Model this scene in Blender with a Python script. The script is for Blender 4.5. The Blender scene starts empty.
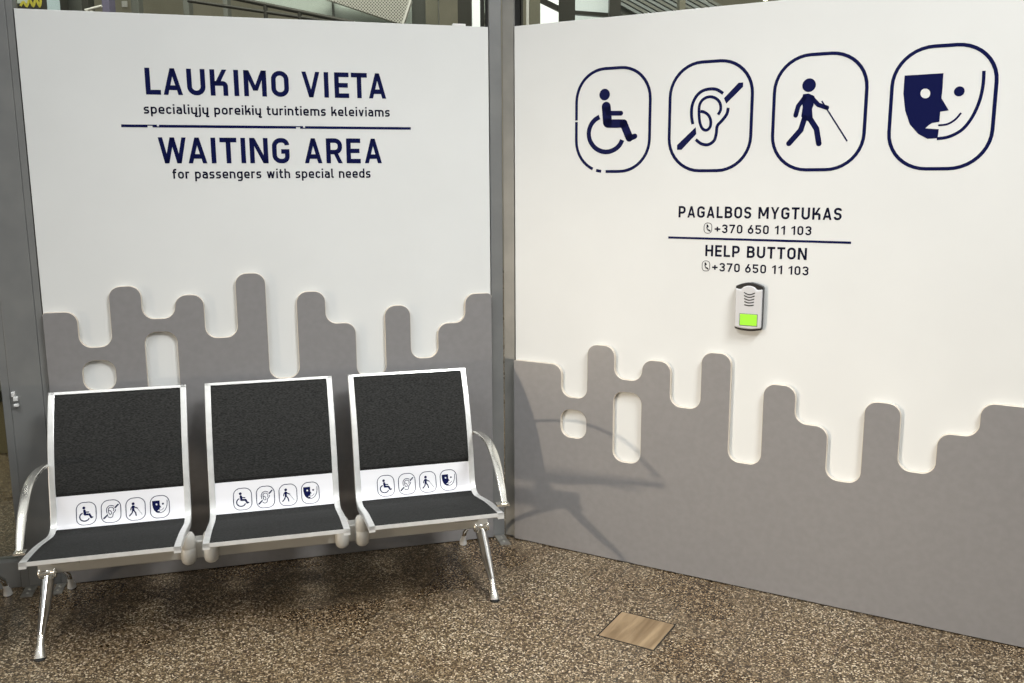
import bpy, bmesh, math, random
from mathutils import Vector, Matrix

# ------------------------------------------------------------------ camera, world, light, exposure
scene = bpy.context.scene
COL = scene.collection
random.seed(4)

PITCH, ROLL, FOCAL = 0.177371672, -0.00496590750, 913.267516
fwd = Vector((0, math.cos(PITCH), -math.sin(PITCH)))
rt = Vector((1, 0, 0)); up = rt.cross(fwd)
cr, sr = math.cos(ROLL), math.sin(ROLL)
rx = cr * rt + sr * up
ux = -sr * rt + cr * up
cam_data = bpy.data.cameras.new('camera')
cam = bpy.data.objects.new('camera', cam_data)
COL.objects.link(cam)
m = Matrix.Identity(4)
for i in range(3):
    m[i][0] = rx[i]; m[i][1] = ux[i]; m[i][2] = -fwd[i]
m[0][3], m[1][3], m[2][3] = 0.0, 0.0, 1.65
cam.matrix_world = m
cam_data.sensor_width = 36.0
cam_data.sensor_fit = 'HORIZONTAL'
cam_data.lens = FOCAL / 1024 * 36.0
cam_data.clip_end = 200
scene.camera = cam

world = bpy.data.worlds.new('hall_daylight')
scene.world = world
world.use_nodes = True
wn = world.node_tree
wn.nodes.clear()
wo = wn.nodes.new('ShaderNodeOutputWorld')
wb = wn.nodes.new('ShaderNodeBackground')
# a hall lit by daylight: dim all round, brighter above
tc = wn.nodes.new('ShaderNodeTexCoord')
sep = wn.nodes.new('ShaderNodeSeparateXYZ')
ramp = wn.nodes.new('ShaderNodeValToRGB')
wn.links.new(tc.outputs['Generated'], sep.inputs[0])
wn.links.new(sep.outputs['Z'], ramp.inputs[0])
ramp.color_ramp.elements[0].position = 0.0
ramp.color_ramp.elements[0].color = (0.08, 0.08, 0.075, 1)
ramp.color_ramp.elements[1].position = 0.75
ramp.color_ramp.elements[1].color = (1.0, 1.02, 1.01, 1)
wn.links.new(ramp.outputs[0], wb.inputs['Color'])
wb.inputs['Strength'].default_value = 0.80
wn.links.new(wb.outputs[0], wo.inputs[0])

def area(name, loc, aim, size, power, col, spread=180):
    l = bpy.data.lights.new(name, 'AREA')
    l.shape = 'RECTANGLE'; l.size, l.size_y = size
    l.energy = power; l.color = col; l.spread = math.radians(spread)
    o = bpy.data.objects.new(name, l)
    COL.objects.link(o)
    o.location = loc
    o.rotation_euler = (Vector(aim) - Vector(loc)).to_track_quat('-Z', 'Y').to_euler()
    return o
area('low_lamp_left', (-7.85, -1.18, 0.60), (1.5, 3.3, 0.42), (0.32, 0.26), 16, (1.0, 0.84, 0.64), 34)
area('ceiling_lamp_right', (2.1, 0.75, 4.8), (0.1, 2.9, 0.0), (1.4, 1.0), 66, (0.985, 1.0, 0.985), 88)
area('ceiling_lamp_left', (-2.2, 1.2, 4.8), (0.3, 3.1, -0.3), (1.6, 1.1), 27, (0.985, 1.0, 0.985), 84)
area('ceiling_lamp_hall', (0.0, 5.4, 5.6), (0.0, 11.5, 2.8), (8.0, 2.0), 420, (1.0, 0.97, 0.90))

scene.view_settings.view_transform = 'Standard'
scene.view_settings.look = 'None'
scene.view_settings.gamma = 1.0
scene.view_settings.use_curve_mapping = False
scene.view_settings.exposure = -0.04

# ------------------------------------------------------------------ materials
def mat(name, base, rough=0.5, metal=0.0, spec=0.5, emit=None, estr=0.0):
    M = bpy.data.materials.new(name)
    M.use_nodes = True
    b = M.node_tree.nodes['Principled BSDF']
    b.inputs['Base Color'].default_value = (*base, 1)
    b.inputs['Roughness'].default_value = rough
    b.inputs['Metallic'].default_value = metal
    b.inputs['Specular IOR Level'].default_value = spec
    if emit:
        b.inputs['Emission Color'].default_value = (*emit, 1)
        b.inputs['Emission Strength'].default_value = estr
    return M
def nodes(M):
    return M.node_tree.nodes, M.node_tree.links, M.node_tree.nodes['Principled BSDF']
def noise_tint(M, scale, c0, c1, p0=0.35, p1=0.65, detail=4.0, stretch=None, bump=0.0, bdist=0.001):
    n, l, b = nodes(M)
    t = n.new('ShaderNodeTexCoord')
    mp = n.new('ShaderNodeMapping')
    if stretch: mp.inputs['Scale'].default_value = stretch
    nz = n.new('ShaderNodeTexNoise'); nz.inputs['Scale'].default_value = scale; nz.inputs['Detail'].default_value = detail
    r = n.new('ShaderNodeValToRGB')
    r.color_ramp.elements[0].position = p0; r.color_ramp.elements[0].color = (*c0, 1)
    r.color_ramp.elements[1].position = p1; r.color_ramp.elements[1].color = (*c1, 1)
    l.new(t.outputs['Object'], mp.inputs[0]); l.new(mp.outputs[0], nz.inputs['Vector'])
    l.new(nz.outputs['Fac'], r.inputs[0]); l.new(r.outputs[0], b.inputs['Base Color'])
    if bump:
        bp = n.new('ShaderNodeBump'); bp.inputs['Strength'].default_value = bump; bp.inputs['Distance'].default_value = bdist
        l.new(nz.outputs['Fac'], bp.inputs['Height']); l.new(bp.outputs[0], b.inputs['Normal'])
    return M

M = {}
M['white'] = noise_tint(mat('white_laminate', (.8, .79, .77), 0.40, spec=0.28), 3, (.685, .695, .69), (.705, .715, .71))
M['grey'] = noise_tint(mat('grey_laminate', (.2, .195, .195), 0.34, spec=0.4), 40, (.226, .219, .221), (.240, .233, .235))
M['navy'] = mat('navy_vinyl', (.0025, .005, .052), 0.5, spec=0.1)
M['ink'] = mat('dark_blue_vinyl', (.004, .005, .022), 0.5, spec=0.1)
M['edge'] = mat('beige_board_edge', (.60, .54, .46), 0.5)
M['post'] = noise_tint(mat('grey_frame_paint', (.16, .165, .165), 0.38, 0.15), 8, (.19, .193, .193), (.215, .218, .214))
M['satin'] = noise_tint(mat('satin_aluminium', (.3, .3, .28), 0.5, 0.3), 6, (.21, .21, .20), (.26, .257, .24))
M['gap'] = mat('dark_rubber_seal', (.012, .012, .012), 0.7)
M['silver'] = noise_tint(mat('silver_paint', (.7, .7, .68), 0.32, 0.35), 30, (.70, .70, .69), (.78, .78, .77))
M['pod'] = mat('pale_grey_plastic', (.50, .49, .46), 0.45)
M['beam'] = mat('beam_grey_paint', (.46, .45, .42), 0.38, 0.3)
M['alu'] = mat('polished_aluminium', (.80, .78, .72), 0.22, 0.92)
M['chrome'] = mat('chrome', (.72, .72, .71), 0.08, 1.0)
M['rubber'] = mat('black_rubber', (.015, .015, .015), 0.6)
M['strip'] = mat('white_sticker_film', (.83, .825, .86), 0.32)
M['black'] = mat('black_plastic', (.012, .012, .013), 0.28)
M['bodysilver'] = mat('silver_plastic', (.56, .56, .575), 0.4, 0.0)
M['green'] = mat('lit_name_plate', (.26, .62, .03), 0.35, emit=(.36, .85, .03), estr=0.30)
M['steelplate'] = noise_tint(mat('galvanised_plate', (.3, .29, .27), 0.4, 0.6), 25, (.26, .25, .23), (.40, .39, .36))
M['screw'] = mat('screw_steel', (.55, .54, .5), 0.3, 0.9)
M['fitting'] = mat('white_metal_fitting', (.8, .8, .79), 0.35, 0.2)

# black woven upholstery: fine horizontal threads
def fabric(name, c0, c1):
    F = mat(name, c0, 0.85, spec=0.25)
    n, l, b = nodes(F)
    t = n.new('ShaderNodeTexCoord')
    mp = n.new('ShaderNodeMapping'); mp.inputs['Scale'].default_value = (110, 420, 420)
    nz = n.new('ShaderNodeTexNoise'); nz.inputs['Scale'].default_value = 1.0; nz.inputs['Detail'].default_value = 5.0
    r = n.new('ShaderNodeValToRGB')
    r.color_ramp.elements[0].position = .36; r.color_ramp.elements[0].color = (*c0, 1)
    r.color_ramp.elements[1].position = .68; r.color_ramp.elements[1].color = (*c1, 1)
    bp = n.new('ShaderNodeBump'); bp.inputs['Strength'].default_value = .35; bp.inputs['Distance'].default_value = .0012
    l.new(t.outputs['Object'], mp.inputs[0]); l.new(mp.outputs[0], nz.inputs['Vector'])
    l.new(nz.outputs['Fac'], r.inputs[0]); l.new(r.outputs[0], b.inputs['Base Color'])
    l.new(nz.outputs['Fac'], bp.inputs['Height']); l.new(bp.outputs[0], b.inputs['Normal'])
    return F
M['pad'] = fabric('black_woven_pad', (.008, .008, .008), (.036, .0365, .035))

# brown speckled granite floor with thin joints lined up with the right panel
WALLROT = 0.5177433
def granite():
    G = mat('speckled_granite', (.1, .08, .06), 0.3, spec=0.5)
    n, l, b = nodes(G)
    t = n.new('ShaderNodeTexCoord')
    v = n.new('ShaderNodeTexVoronoi'); v.inputs['Scale'].default_value = 210
    l.new(t.outputs['Object'], v.inputs['Vector'])
    sp = n.new('ShaderNodeSeparateColor'); l.new(v.outputs['Color'], sp.inputs[0])
    r = n.new('ShaderNodeValToRGB'); r.color_ramp.interpolation = 'CONSTANT'
    e = r.color_ramp.elements
    e[0].position = 0; e[0].color = (.022, .015, .009, 1)
    e[1].position = .24; e[1].color = (.072, .049, .027, 1)
    for pos, c in [(.50, (.165, .121, .072)), (.72, (.30, .235, .150)), (.90, (.60, .52, .39))]:
        x = e.new(pos); x.color = (*c, 1)
    l.new(sp.outputs[0], r.inputs[0])
    nz = n.new('ShaderNodeTexNoise'); nz.inputs['Scale'].default_value = 2.2; nz.inputs['Detail'].default_value = 5
    l.new(t.outputs['Object'], nz.inputs['Vector'])
    r2 = n.new('ShaderNodeValToRGB')
    r2.color_ramp.elements[0].position = .3; r2.color_ramp.elements[0].color = (.70, .62, .55, 1)
    r2.color_ramp.elements[1].position = .7; r2.color_ramp.elements[1].color = (1.14, 1.15, 1.15, 1)
    l.new(nz.outputs['Fac'], r2.inputs[0])
    mx = n.new('ShaderNodeMix'); mx.data_type = 'RGBA'; mx.blend_type = 'MULTIPLY'; mx.inputs[0].default_value = 1
    l.new(r.outputs[0], mx.inputs[6]); l.new(r2.outputs[0], mx.inputs[7])
    mp = n.new('ShaderNodeMapping'); mp.vector_type = 'TEXTURE'
    mp.inputs['Rotation'].default_value = (0, 0, -WALLROT)
    mp.inputs['Location'].default_value = (-.0378 + .03, 4.0574 - .02, 0)
    l.new(t.outputs['Object'], mp.inputs[0])
    bk = n.new('ShaderNodeTexBrick')
    bk.inputs['Scale'].default_value = 1.0; bk.inputs['Mortar Size'].default_value = .0024
    bk.inputs['Brick Width'].default_value = .305; bk.inputs['Row Height'].default_value = .305
    bk.offset = 0.0; bk.inputs['Mortar Smooth'].default_value = 0
    l.new(mp.outputs[0], bk.inputs['Vector'])
    mx2 = n.new('ShaderNodeMix'); mx2.data_type = 'RGBA'
    mx2.inputs[7].default_value = (.03, .024, .02, 1)
    mul = n.new('ShaderNodeMath'); mul.operation = 'MULTIPLY'; mul.inputs[1].default_value = .6
    l.new(bk.outputs['Fac'], mul.inputs[0]); l.new(mul.outputs[0], mx2.inputs[0])
    l.new(mx.outputs[2], mx2.inputs[6])
    l.new(mx2.outputs[2], b.inputs['Base Color'])
    r3 = n.new('ShaderNodeMapRange'); r3.inputs[1].default_value = .3; r3.inputs[2].default_value = .7
    r3.inputs[3].default_value = .24; r3.inputs[4].default_value = .36
    l.new(nz.outputs['Fac'], r3.inputs[0]); l.new(r3.outputs[0], b.inputs['Roughness'])
    return G
M['floor'] = granite()

def wood():
    W = mat('wood_effect_tile', (.3, .2, .12), 0.4)
    n, l, b = nodes(W)
    t = n.new('ShaderNodeTexCoord')
    mp = n.new('ShaderNodeMapping'); mp.inputs['Scale'].default_value = (26, 3.0, 1)
    nz = n.new('ShaderNodeTexNoise'); nz.inputs['Scale'].default_value = 1; nz.inputs['Detail'].default_value = 6; nz.inputs['Distortion'].default_value = .6
    r = n.new('ShaderNodeValToRGB')
    r.color_ramp.elements[0].position = .3; r.color_ramp.elements[0].color = (.135, .085, .042, 1)
    r.color_ramp.elements[1].position = .72; r.color_ramp.elements[1].color = (.33, .235, .135, 1)
    l.new(t.outputs['Object'], mp.inputs[0]); l.new(mp.outputs[0], nz.inputs['Vector'])
    l.new(nz.outputs['Fac'], r.inputs[0]); l.new(r.outputs[0], b.inputs['Base Color'])
    return W
M['wood'] = wood()

def glass(name, tint):
    G = bpy.data.materials.new(name); G.use_nodes = True
    n, l = G.node_tree.nodes, G.node_tree.links
    n.clear()
    o = n.new('ShaderNodeOutputMaterial'); mxs = n.new('ShaderNodeMixShader')
    tr = n.new('ShaderNodeBsdfTransparent'); tr.inputs[0].default_value = (*tint, 1)
    gl = n.new('ShaderNodeBsdfGlossy'); gl.inputs['Roughness'].default_value = .03
    fr = n.new('ShaderNodeFresnel'); fr.inputs[0].default_value = 1.35
    l.new(fr.outputs[0], mxs.inputs[0]); l.new(tr.outputs[0], mxs.inputs[1]); l.new(gl.outputs[0], mxs.inputs[2])
    l.new(mxs.outputs[0], o.inputs[0])
    return G
M['glass'] = glass('clear_glass', (.86, .87, .82))
# hall behind the glass
M['hallwall'] = noise_tint(mat('tan_hall_wall', (.33, .31, .24), 0.7), 1.5, (.29, .275, .21), (.36, .34, .265))
M['darkmetal'] = mat('dark_metal', (.045, .045, .038), 0.45, 0.2)
M['midmetal'] = mat('grey_metal', (.17, .18, .165), 0.4, 0.2)
M['olive'] = mat('olive_grey_paint', (.17, .165, .125), 0.5)
M['paleglass'] = mat('pale_green_glass', (.50, .57, .54), 0.2)
M['daypane'] = mat('daylight_pane', (.8, .85, .86), 0.3, emit=(.90, .97, 1.0), estr=0.75)
M['dullpane'] = mat('dim_daylight_pane', (.5, .55, .56), 0.3, emit=(.80, .88, .92), estr=0.42)
M['slat'] = mat('blue_grey_slat', (.22, .25, .255), 0.4)
M['purple'] = mat('dull_violet_paint', (.14, .13, .21), 0.5)
M['yellow'] = mat('yellow_print', (.55, .50, .06), 0.5)
M['paleblue'] = mat('pale_blue_print', (.50, .63, .70), 0.5)
M['whitepaint'] = mat('white_paint', (.8, .8, .78), 0.4)
M['beige'] = mat('beige_laminate', (.36, .30, .18), 0.5)
M['lamp'] = mat('lamp_face', (.9, .9, .8), 0.4, emit=(1, .97, .85), estr=2.5)
def perforated():
    P = mat('perforated_sheet', (.5, .5, .47), 0.4, 0.3)
    n, l, b = nodes(P)
    t = n.new('ShaderNodeTexCoord')
    mp = n.new('ShaderNodeMapping'); mp.inputs['Rotation'].default_value = (0, math.radians(45), 0)
    v = n.new('ShaderNodeTexVoronoi'); v.inputs['Scale'].default_value = 62; v.inputs['Randomness'].default_value = 0
    r = n.new('ShaderNodeValToRGB')
    r.color_ramp.elements[0].position = .34; r.color_ramp.elements[0].color = (.17, .17, .15, 1)
    r.color_ramp.elements[1].position = .44; r.color_ramp.elements[1].color = (.70, .70, .66, 1)
    l.new(t.outputs['Object'], mp.inputs[0]); l.new(mp.outputs[0], v.inputs['Vector'])
    l.new(v.outputs['Distance'], r.inputs[0]); l.new(r.outputs[0], b.inputs['Base Color'])
    return P
M['perf'] = perforated()

# ------------------------------------------------------------------ mesh helpers
class Mesh:
    """collects vertices and faces, then links them as one mesh object"""
    def __init__(s): s.v = []; s.f = []; s.smooth = []
    def add(s, verts, faces, smooth=False):
        k = len(s.v)
        s.v += [tuple(p) for p in verts]
        s.f += [tuple(k + i for i in f) for f in faces]
        s.smooth += [smooth] * len(faces)
    def box(s, x0, x1, y0, y1, z0, z1):
        s.add([(x0, y0, z0), (x1, y0, z0), (x1, y1, z0), (x0, y1, z0), (x0, y0, z1), (x1, y0, z1), (x1, y1, z1), (x0, y1, z1)],
              [(0, 3, 2, 1), (4, 5, 6, 7), (0, 1, 5, 4), (1, 2, 6, 5), (2, 3, 7, 6), (3, 0, 4, 7)])
    def rings(s, rings, closed_path=False, cap=True, smooth=True):
        """skin a list of equal-length vertex rings"""
        n = len(rings[0]); k = []
        verts = [p for r in rings for p in r]; faces = []
        m = len(rings)
        for i in range(m if closed_path else m - 1):
            a, b = i * n, ((i + 1) % m) * n
            for j in range(n):
                faces.append((a + j, a + (j + 1) % n, b + (j + 1) % n, b + j))
        s.add(verts, faces, smooth)
        if cap and not closed_path:
            s.add(rings[0], [tuple(reversed(range(n)))])
            s.add(rings[-1], [tuple(range(n))])
    def prism(s, poly, z0, z1):
        """flat polygon (x,y) raised from z0 to z1"""
        if sum(poly[i][0] * poly[(i + 1) % len(poly)][1] - poly[(i + 1) % len(poly)][0] * poly[i][1] for i in range(len(poly))) < 0:
            poly = poly[::-1]
        n = len(poly)
        s.add([(x, y, z0) for x, y in poly] + [(x, y, z1) for x, y in poly],
              [tuple(range(n, 2 * n))] + [(i, (i + 1) % n, n + (i + 1) % n, n + i) for i in range(n)])
    def ribbon(s, pts, w, z0, z1, closed=False, cap='butt'):
        """line of width w along 2D points, raised from z0 to z1"""
        P = [Vector(p) for p in pts]
        Q = [P[0]]
        for p in P[1:]:
            if (p - Q[-1]).length > 1e-7: Q.append(p)
        if closed and (Q[0] - Q[-1]).length < 1e-7: Q.pop()
        P = Q; n = len(P); L = []; R = []
        for i in range(n):
            a = P[i] - P[i - 1] if (i > 0 or closed) else P[1] - P[0]
            b = P[(i + 1) % n] - P[i] if (i < n - 1 or closed) else P[-1] - P[-2]
            a.normalize(); b.normalize()
            na = Vector((-a.y, a.x)); nb = Vector((-b.y, b.x))
            mm = na + nb
            if mm.length < 1e-5: mm = na.copy()
            mm.normalize()
            k = w / 2 / max(0.35, mm.dot(na))
            L.append(P[i] + mm * k); R.append(P[i] - mm * k)
        top = [(p.x, p.y, z1) for q in zip(L, R) for p in q]
        bot = [(p.x, p.y, z0) for q in zip(L, R) for p in q]
        f = []; o = 2 * n
        for i in range(n if closed else n - 1):
            a, b = 2 * i, 2 * ((i + 1) % n)
            f += [(a, a + 1, b + 1, b), (a, b, o + b, o + a), (b + 1, a + 1, o + a + 1, o + b + 1)]
        if not closed:
            f += [(1, 0, o, o + 1), (2 * n - 2, 2 * n - 1, o + 2 * n - 1, o + 2 * n - 2)]
        s.add(top + bot, f)
        if cap == 'round' and not closed:
            for c in (P[0], P[-1]):
                s.prism([(c.x + w / 2 * math.cos(t * math.pi / 10), c.y + w / 2 * math.sin(t * math.pi / 10)) for t in range(20)], z0, z1)
    def tube(s, pts, rad, seg=16, flat=(1, 1), cap=True):
        """tube through 3D points; rad a number or one per point; flat scales the two section axes"""
        P = [Vector(p) for p in pts]; n = len(P)
        rad = rad if isinstance(rad, (list, tuple)) else [rad] * n
        T = [(P[min(i + 1, n - 1)] - P[max(i - 1, 0)]).normalized() for i in range(n)]
        ref = Vector((1, 0, 0)) if abs(T[0].x) < .9 else Vector((0, 0, 1))
        rg = []
        for i in range(n):
            u = (ref - T[i] * ref.dot(T[i])).normalized(); w = T[i].cross(u)
            rg.append([P[i] + (u * math.cos(2 * math.pi * j / seg) * flat[0] + w * math.sin(2 * math.pi * j / seg) * flat[1]) * rad[i] for j in range(seg)])
        s.rings(rg, cap=cap)
    def lathe(s, prof, cx, cy, seg=24, axis='z'):
        rg = []
        for r, h in prof:
            ring = []
            for j in range(seg):
                a = 2 * math.pi * j / seg
                ring.append((cx + r * math.cos(a), cy + r * math.sin(a), h) if axis == 'z' else (h, cx + r * math.cos(a), cy + r * math.sin(a)))
            rg.append(ring)
        s.rings(rg)
    def build(s, name, material, parent=None, bevel=0.0, seg=2, fix=True):
        me = bpy.data.meshes.new(name)
        me.from_pydata(s.v, [], s.f)
        me.polygons.foreach_set('use_smooth', s.smooth)
        me.update()
        if fix:
            b = bmesh.new(); b.from_mesh(me)
            bmesh.ops.recalc_face_normals(b, faces=b.faces)
            b.to_mesh(me); b.free()
        me.materials.append(material)
        o = bpy.data.objects.new(name, me)
        COL.objects.link(o)
        if parent: o.parent = parent
        if bevel:
            md = o.modifiers.new('edge', 'BEVEL'); md.width = bevel; md.segments = seg
            md.limit_method = 'ANGLE'; md.angle_limit = math.radians(40)
        return o

def empty(name, matrix):
    o = bpy.data.objects.new(name, None); o.empty_display_size = .2
    COL.objects.link(o); o.matrix_world = matrix
    return o
def tag(o, label, cat, group=None, kind=None):
    o['label'] = label; o['category'] = cat
    if group: o['group'] = group
    if kind: o['kind'] = kind
    return o
def struct(o):
    o['kind'] = 'structure'; return o

def fillet(pts, r=0.0, closed=False, n=7):
    """round the corners of a 2D path; a point may carry its own radius as third value"""
    out = []; N = len(pts)
    for i, p in enumerate(pts):
        rr = p[2] if len(p) > 2 else r
        c = Vector(p[:2])
        if (not closed and i in (0, N - 1)) or rr <= 0: out.append(tuple(c)); continue
        a = Vector(pts[i - 1][:2]) - c; b = Vector(pts[(i + 1) % N][:2]) - c
        la, lb = a.length, b.length
        a.normalize(); b.normalize()
        ang = math.acos(max(-1, min(1, a.dot(b))))
        if ang > 3.1 or ang < .05: out.append(tuple(c)); continue
        d = rr / math.tan(ang / 2)
        d = min(d, la * (.5 if (closed or 0 < i - 1) else 1), lb * (.5 if (closed or i + 1 < N - 1) else 1))
        rr = d * math.tan(ang / 2)
        cen = c + (a + b).normalized() * (rr / math.sin(ang / 2))
        p0 = c + a * d - cen; p1 = c + b * d - cen
        a0 = math.atan2(p0.y, p0.x); a1 = math.atan2(p1.y, p1.x)
        da = (a1 - a0 + math.pi) % (2 * math.pi) - math.pi
        for k in range(n + 1):
            t = a0 + da * k / n
            out.append((cen.x + rr * math.cos(t), cen.y + rr * math.sin(t)))
    return out
def smooth2(pts, n=8):
    """Catmull-Rom through points of any dimension"""
    P = [Vector(p) for p in pts]; out = []
    for i in range(len(P) - 1):
        p0 = P[max(i - 1, 0)]; p1 = P[i]; p2 = P[i + 1]; p3 = P[min(i + 2, len(P) - 1)]
        for k in range(n):
            t = k / n
            out.append(.5 * ((2 * p1) + (p2 - p0) * t + (2 * p0 - 5 * p1 + 4 * p2 - p3) * t * t + (3 * p1 - p0 - 3 * p2 + p3) * t ** 3))
    out.append(P[-1])
    return out

# ------------------------------------------------------------------ lettering: an even-stroke technical alphabet, cap height 1
T = .155; h = T / 2; X = .72
KERN = {'LA': -.07, 'WA': -.12, 'TA': -.10, 'KI': .07, 'IM': .03, 'MO': .02, 'UK': .02, 'IE': .07, 'ET': -.06, 'O ': -.08, 'AS': -.02}
def slant(x0, y0, x1, y1, w=T):        # diagonal with level ends
    k = w / 2 * math.hypot(x1 - x0, y1 - y0) / abs(y1 - y0)
    return ('poly', [(x0 - k, y0), (x0 + k, y0), (x1 + k, y1), (x1 - k, y1)])
def ln(*pts, r=0.0): return ('line', fillet(pts, r))
def ring(x0, x1, y0, y1, r): return ('ring', fillet([(x0, y0), (x1, y0), (x1, y1), (x0, y1)], r, True))
def dot(x): return ('poly', [(x - h, .85), (x + h, .85), (x + h, 1.0), (x - h, 1.0)])
def vs(w, top):                         # v: two slants
    return [slant(h, top, w / 2, 0), slant(w - h, top, w / 2, 0)]
def make_font():
    F = {}
    w = .66; r = w / 2 - h
    F['U'] = (w, [ln((h, 1), (h, h), (w - h, h), (w - h, 1), r=r)])
    F['O'] = (w, [ring(h, w - h, h, 1 - h, r)])
    F['L'] = (.53, [ln((h, 1), (h, h), (.53, h))])
    F['I'] = (T, [ln((h, 0), (h, 1))])
    F['K'] = (.64, [ln((h, 0), (h, 1)), slant(.24, .44, .53, 1), ln((h, .47), (.34, .47), (.64 - h, .47, .2), (.64 - h, 0))])
    F['M'] = (.84, [ln((h, 0), (h, 1)), ln((.84 - h, 0), (.84 - h, 1)), slant(h + .02, 1, .42, .22), slant(.82 - h, 1, .42, .22)])
    F['V'] = (.70, vs(.70, 1))
    F['W'] = (1.02, [slant(h, 1, .29, 0), slant(.29, 0, .51, 1), slant(.51, 1, .73, 0), slant(.73, 0, 1.02 - h, 1)])
    F['E'] = (.56, [ln((h, 0), (h, 1)), ln((h, 1 - h), (.56, 1 - h)), ln((h, .5), (.52, .5)), ln((h, h), (.56, h))])
    F['T'] = (.62, [ln((0, 1 - h), (.62, 1 - h)), ln((.31, 0), (.31, 1))])
    F['N'] = (.69, [ln((h, 0), (h, 1)), ln((.69 - h, 0), (.69 - h, 1)), slant(h + .02, 1, .67 - h, 0)])
    F['G'] = (w, [ln((w - h, .72), (w - h, 1 - h, r), (h, 1 - h, r), (h, h, r), (w - h, h, r), (w - h, .47), (w * .52, .47))])
    F['P'] = (.62, [ln((h, 0), (h, 1)), ln((h, 1 - h), (.62 - h, 1 - h), (.62 - h, .42), (h, .42), r=.2)])
    F['R'] = (.64, [ln((h, 0), (h, 1)), ln((h, 1 - h), (.63 - h, 1 - h), (.63 - h, .45), (h, .45), r=.2), slant(.35, .45, .64 - h, 0)])
    F['B'] = (.64, [ln((h, 0), (h, 1)), ln((h, 1 - h), (.61 - h, 1 - h), (.61 - h, .52), (h, .52), r=.19), ln((h, .52), (.64 - h, .52), (.64 - h, h), (h, h), r=.2)])
    F['S'] = (.60, [ln((.6 - h, .76), (.6 - h, 1 - h, .2), (h, 1 - h, .2), (h, .51, .2), (.6 - h, .51, .2), (.6 - h, h, .2), (h, h, .2), (h, .26))])
    F['Y'] = (.68, [slant(h, 1, .34, .40), slant(.68 - h, 1, .34, .40), ln((.34, 0), (.34, .46))])
    F['H'] = (.66, [ln((h, 0), (h, 1)), ln((.66 - h, 0), (.66 - h, 1)), ln((h, .51), (.66 - h, .51))])
    F['A'] = (.70, [slant(h, 0, .35, 1), slant(.70 - h, 0, .35, 1), ln((.19, .27), (.51, .27))])
    w = .55; r = .19
    bowl = ring(h, w - h, h, X - h, r)
    F['a'] = (.52, [ln((.52 - h, 0), (.52 - h, X - h, .18), (.06, X - h)), ring(h, .52 - h, h, .42, .14)])
    F['c'] = (.48, [ln((.48 - h, .52), (.48 - h, X - h, .16), (h, X - h, r), (h, h, r), (.48 - h, h, .16), (.48 - h, .2))])
    F['e'] = (.54, [ln((h, .34), (.54 - h, .34), (.54 - h, X - h, r), (h, X - h, r), (h, h, r), (.50, h))])
    F['s'] = (.48, [ln((.45, X - h), (h, X - h, .13), (h, X / 2, .13), (.48 - h, X / 2, .13), (.48 - h, h, .13), (.02, h))])
    F['o'] = (w, [bowl])
    F['p'] = (w, [ln((h, -.27), (h, X)), bowl])
    F['d'] = (w, [ln((w - h, 0), (w - h, 1)), bowl])
    F['g'] = (w, [bowl, ln((w - h, X), (w - h, -.2, .17), (.08, -.2))])
    F['l'] = (.25, [ln((h, 1), (h, h, .1), (.25, h))])
    F['i'] = (T, [ln((h, 0), (h, X)), dot(h)])
    F['j'] = (.2, [ln((.2 - h, X), (.2 - h, -.2, .1), (-.04, -.2)), dot(.2 - h)])
    u = [ln((h, X), (h, h, r), (w - h, h, r), (w - h, X)), ln((w - h, 0), (w - h, X))]
    F['u'] = (w, u)
    F['\u0173'] = (w, u + [ln((w - h, .02), (w - h - .09, -.12, .05), (w - h - .09, -.21, .06), (w + .05, -.21))])
    F['n'] = (w, [ln((h, 0), (h, X)), ln((h, X - h), (w - h, X - h, r), (w - h, 0))])
    F['h'] = (w, [ln((h, 0), (h, 1)), ln((h, X - h), (w - h, X - h, r), (w - h, 0))])
    F['m'] = (.88, [ln((h, 0), (h, X)), ln((h, X - h), (.44, X - h, .16), (.44, 0)), ln((.44 - .1, X - h), (.88 - h, X - h, .16), (.88 - h, 0))])
    F['r'] = (.36, [ln((h, 0), (h, X)), ln((h, .45), (h, X - h, .14), (.36, X - h))])
    F['k'] = (.52, [ln((h, 0), (h, 1)), slant(.2, .30, .42, X), ln((h, .34), (.25, .34), (.52 - h, .34, .15), (.52 - h, 0))])
    F['t'] = (.37, [ln((.14, .94), (.14, h, .12), (.37, h)), ln((0, X - h), (.36, X - h))])
    F['f'] = (.36, [ln((.14, 0), (.14, 1 - h, .12), (.37, 1 - h)), ln((0, X - h), (.34, X - h))])
    F['v'] = (.52, vs(.52, X))
    F['w'] = (.78, [slant(h, X, .23, 0), slant(.23, 0, .39, X), slant(.39, X, .55, 0), slant(.55, 0, .78 - h, X)])
    w = .56; r = w / 2 - h
    F['0'] = (w, [ring(h, w - h, h, 1 - h, r)])
    F['1'] = (.43, [ln((.41 - h, 0), (.41 - h, 1)), ('poly', [(.05, .80), (.05, .64), (.34, .84), (.34, 1.0)])])
    F['3'] = (w, [ln((h, .76), (h, 1 - h, .19), (w - h, 1 - h, .19), (w - h, .53, .19), (w * .4, .53)), ln((w * .4, .53), (w - h, .53, .2), (w - h, h, .2), (h, h, .2), (h, .26))])
    F['5'] = (w, [ln((w - .04, 1 - h), (h, 1 - h), (h, .56), (w - h, .56, .2), (w - h, h, .2), (h, h, .2), (h, .25))])
    F['6'] = (w, [ring(h, w - h, h, .60, r), slant(.13, .42, .36, 1)])
    F['7'] = (w, [ln((0, 1 - h), (w, 1 - h)), slant(w - h - .01, .9, .18, 0)])
    F['+'] = (.56, [ln((0, .45), (.56, .45)), ln((.28, .17), (.28, .73))])
    F[' '] = (.26, [])
    F['_'] = (.17, [])
    return F
FONTS = {}
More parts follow.
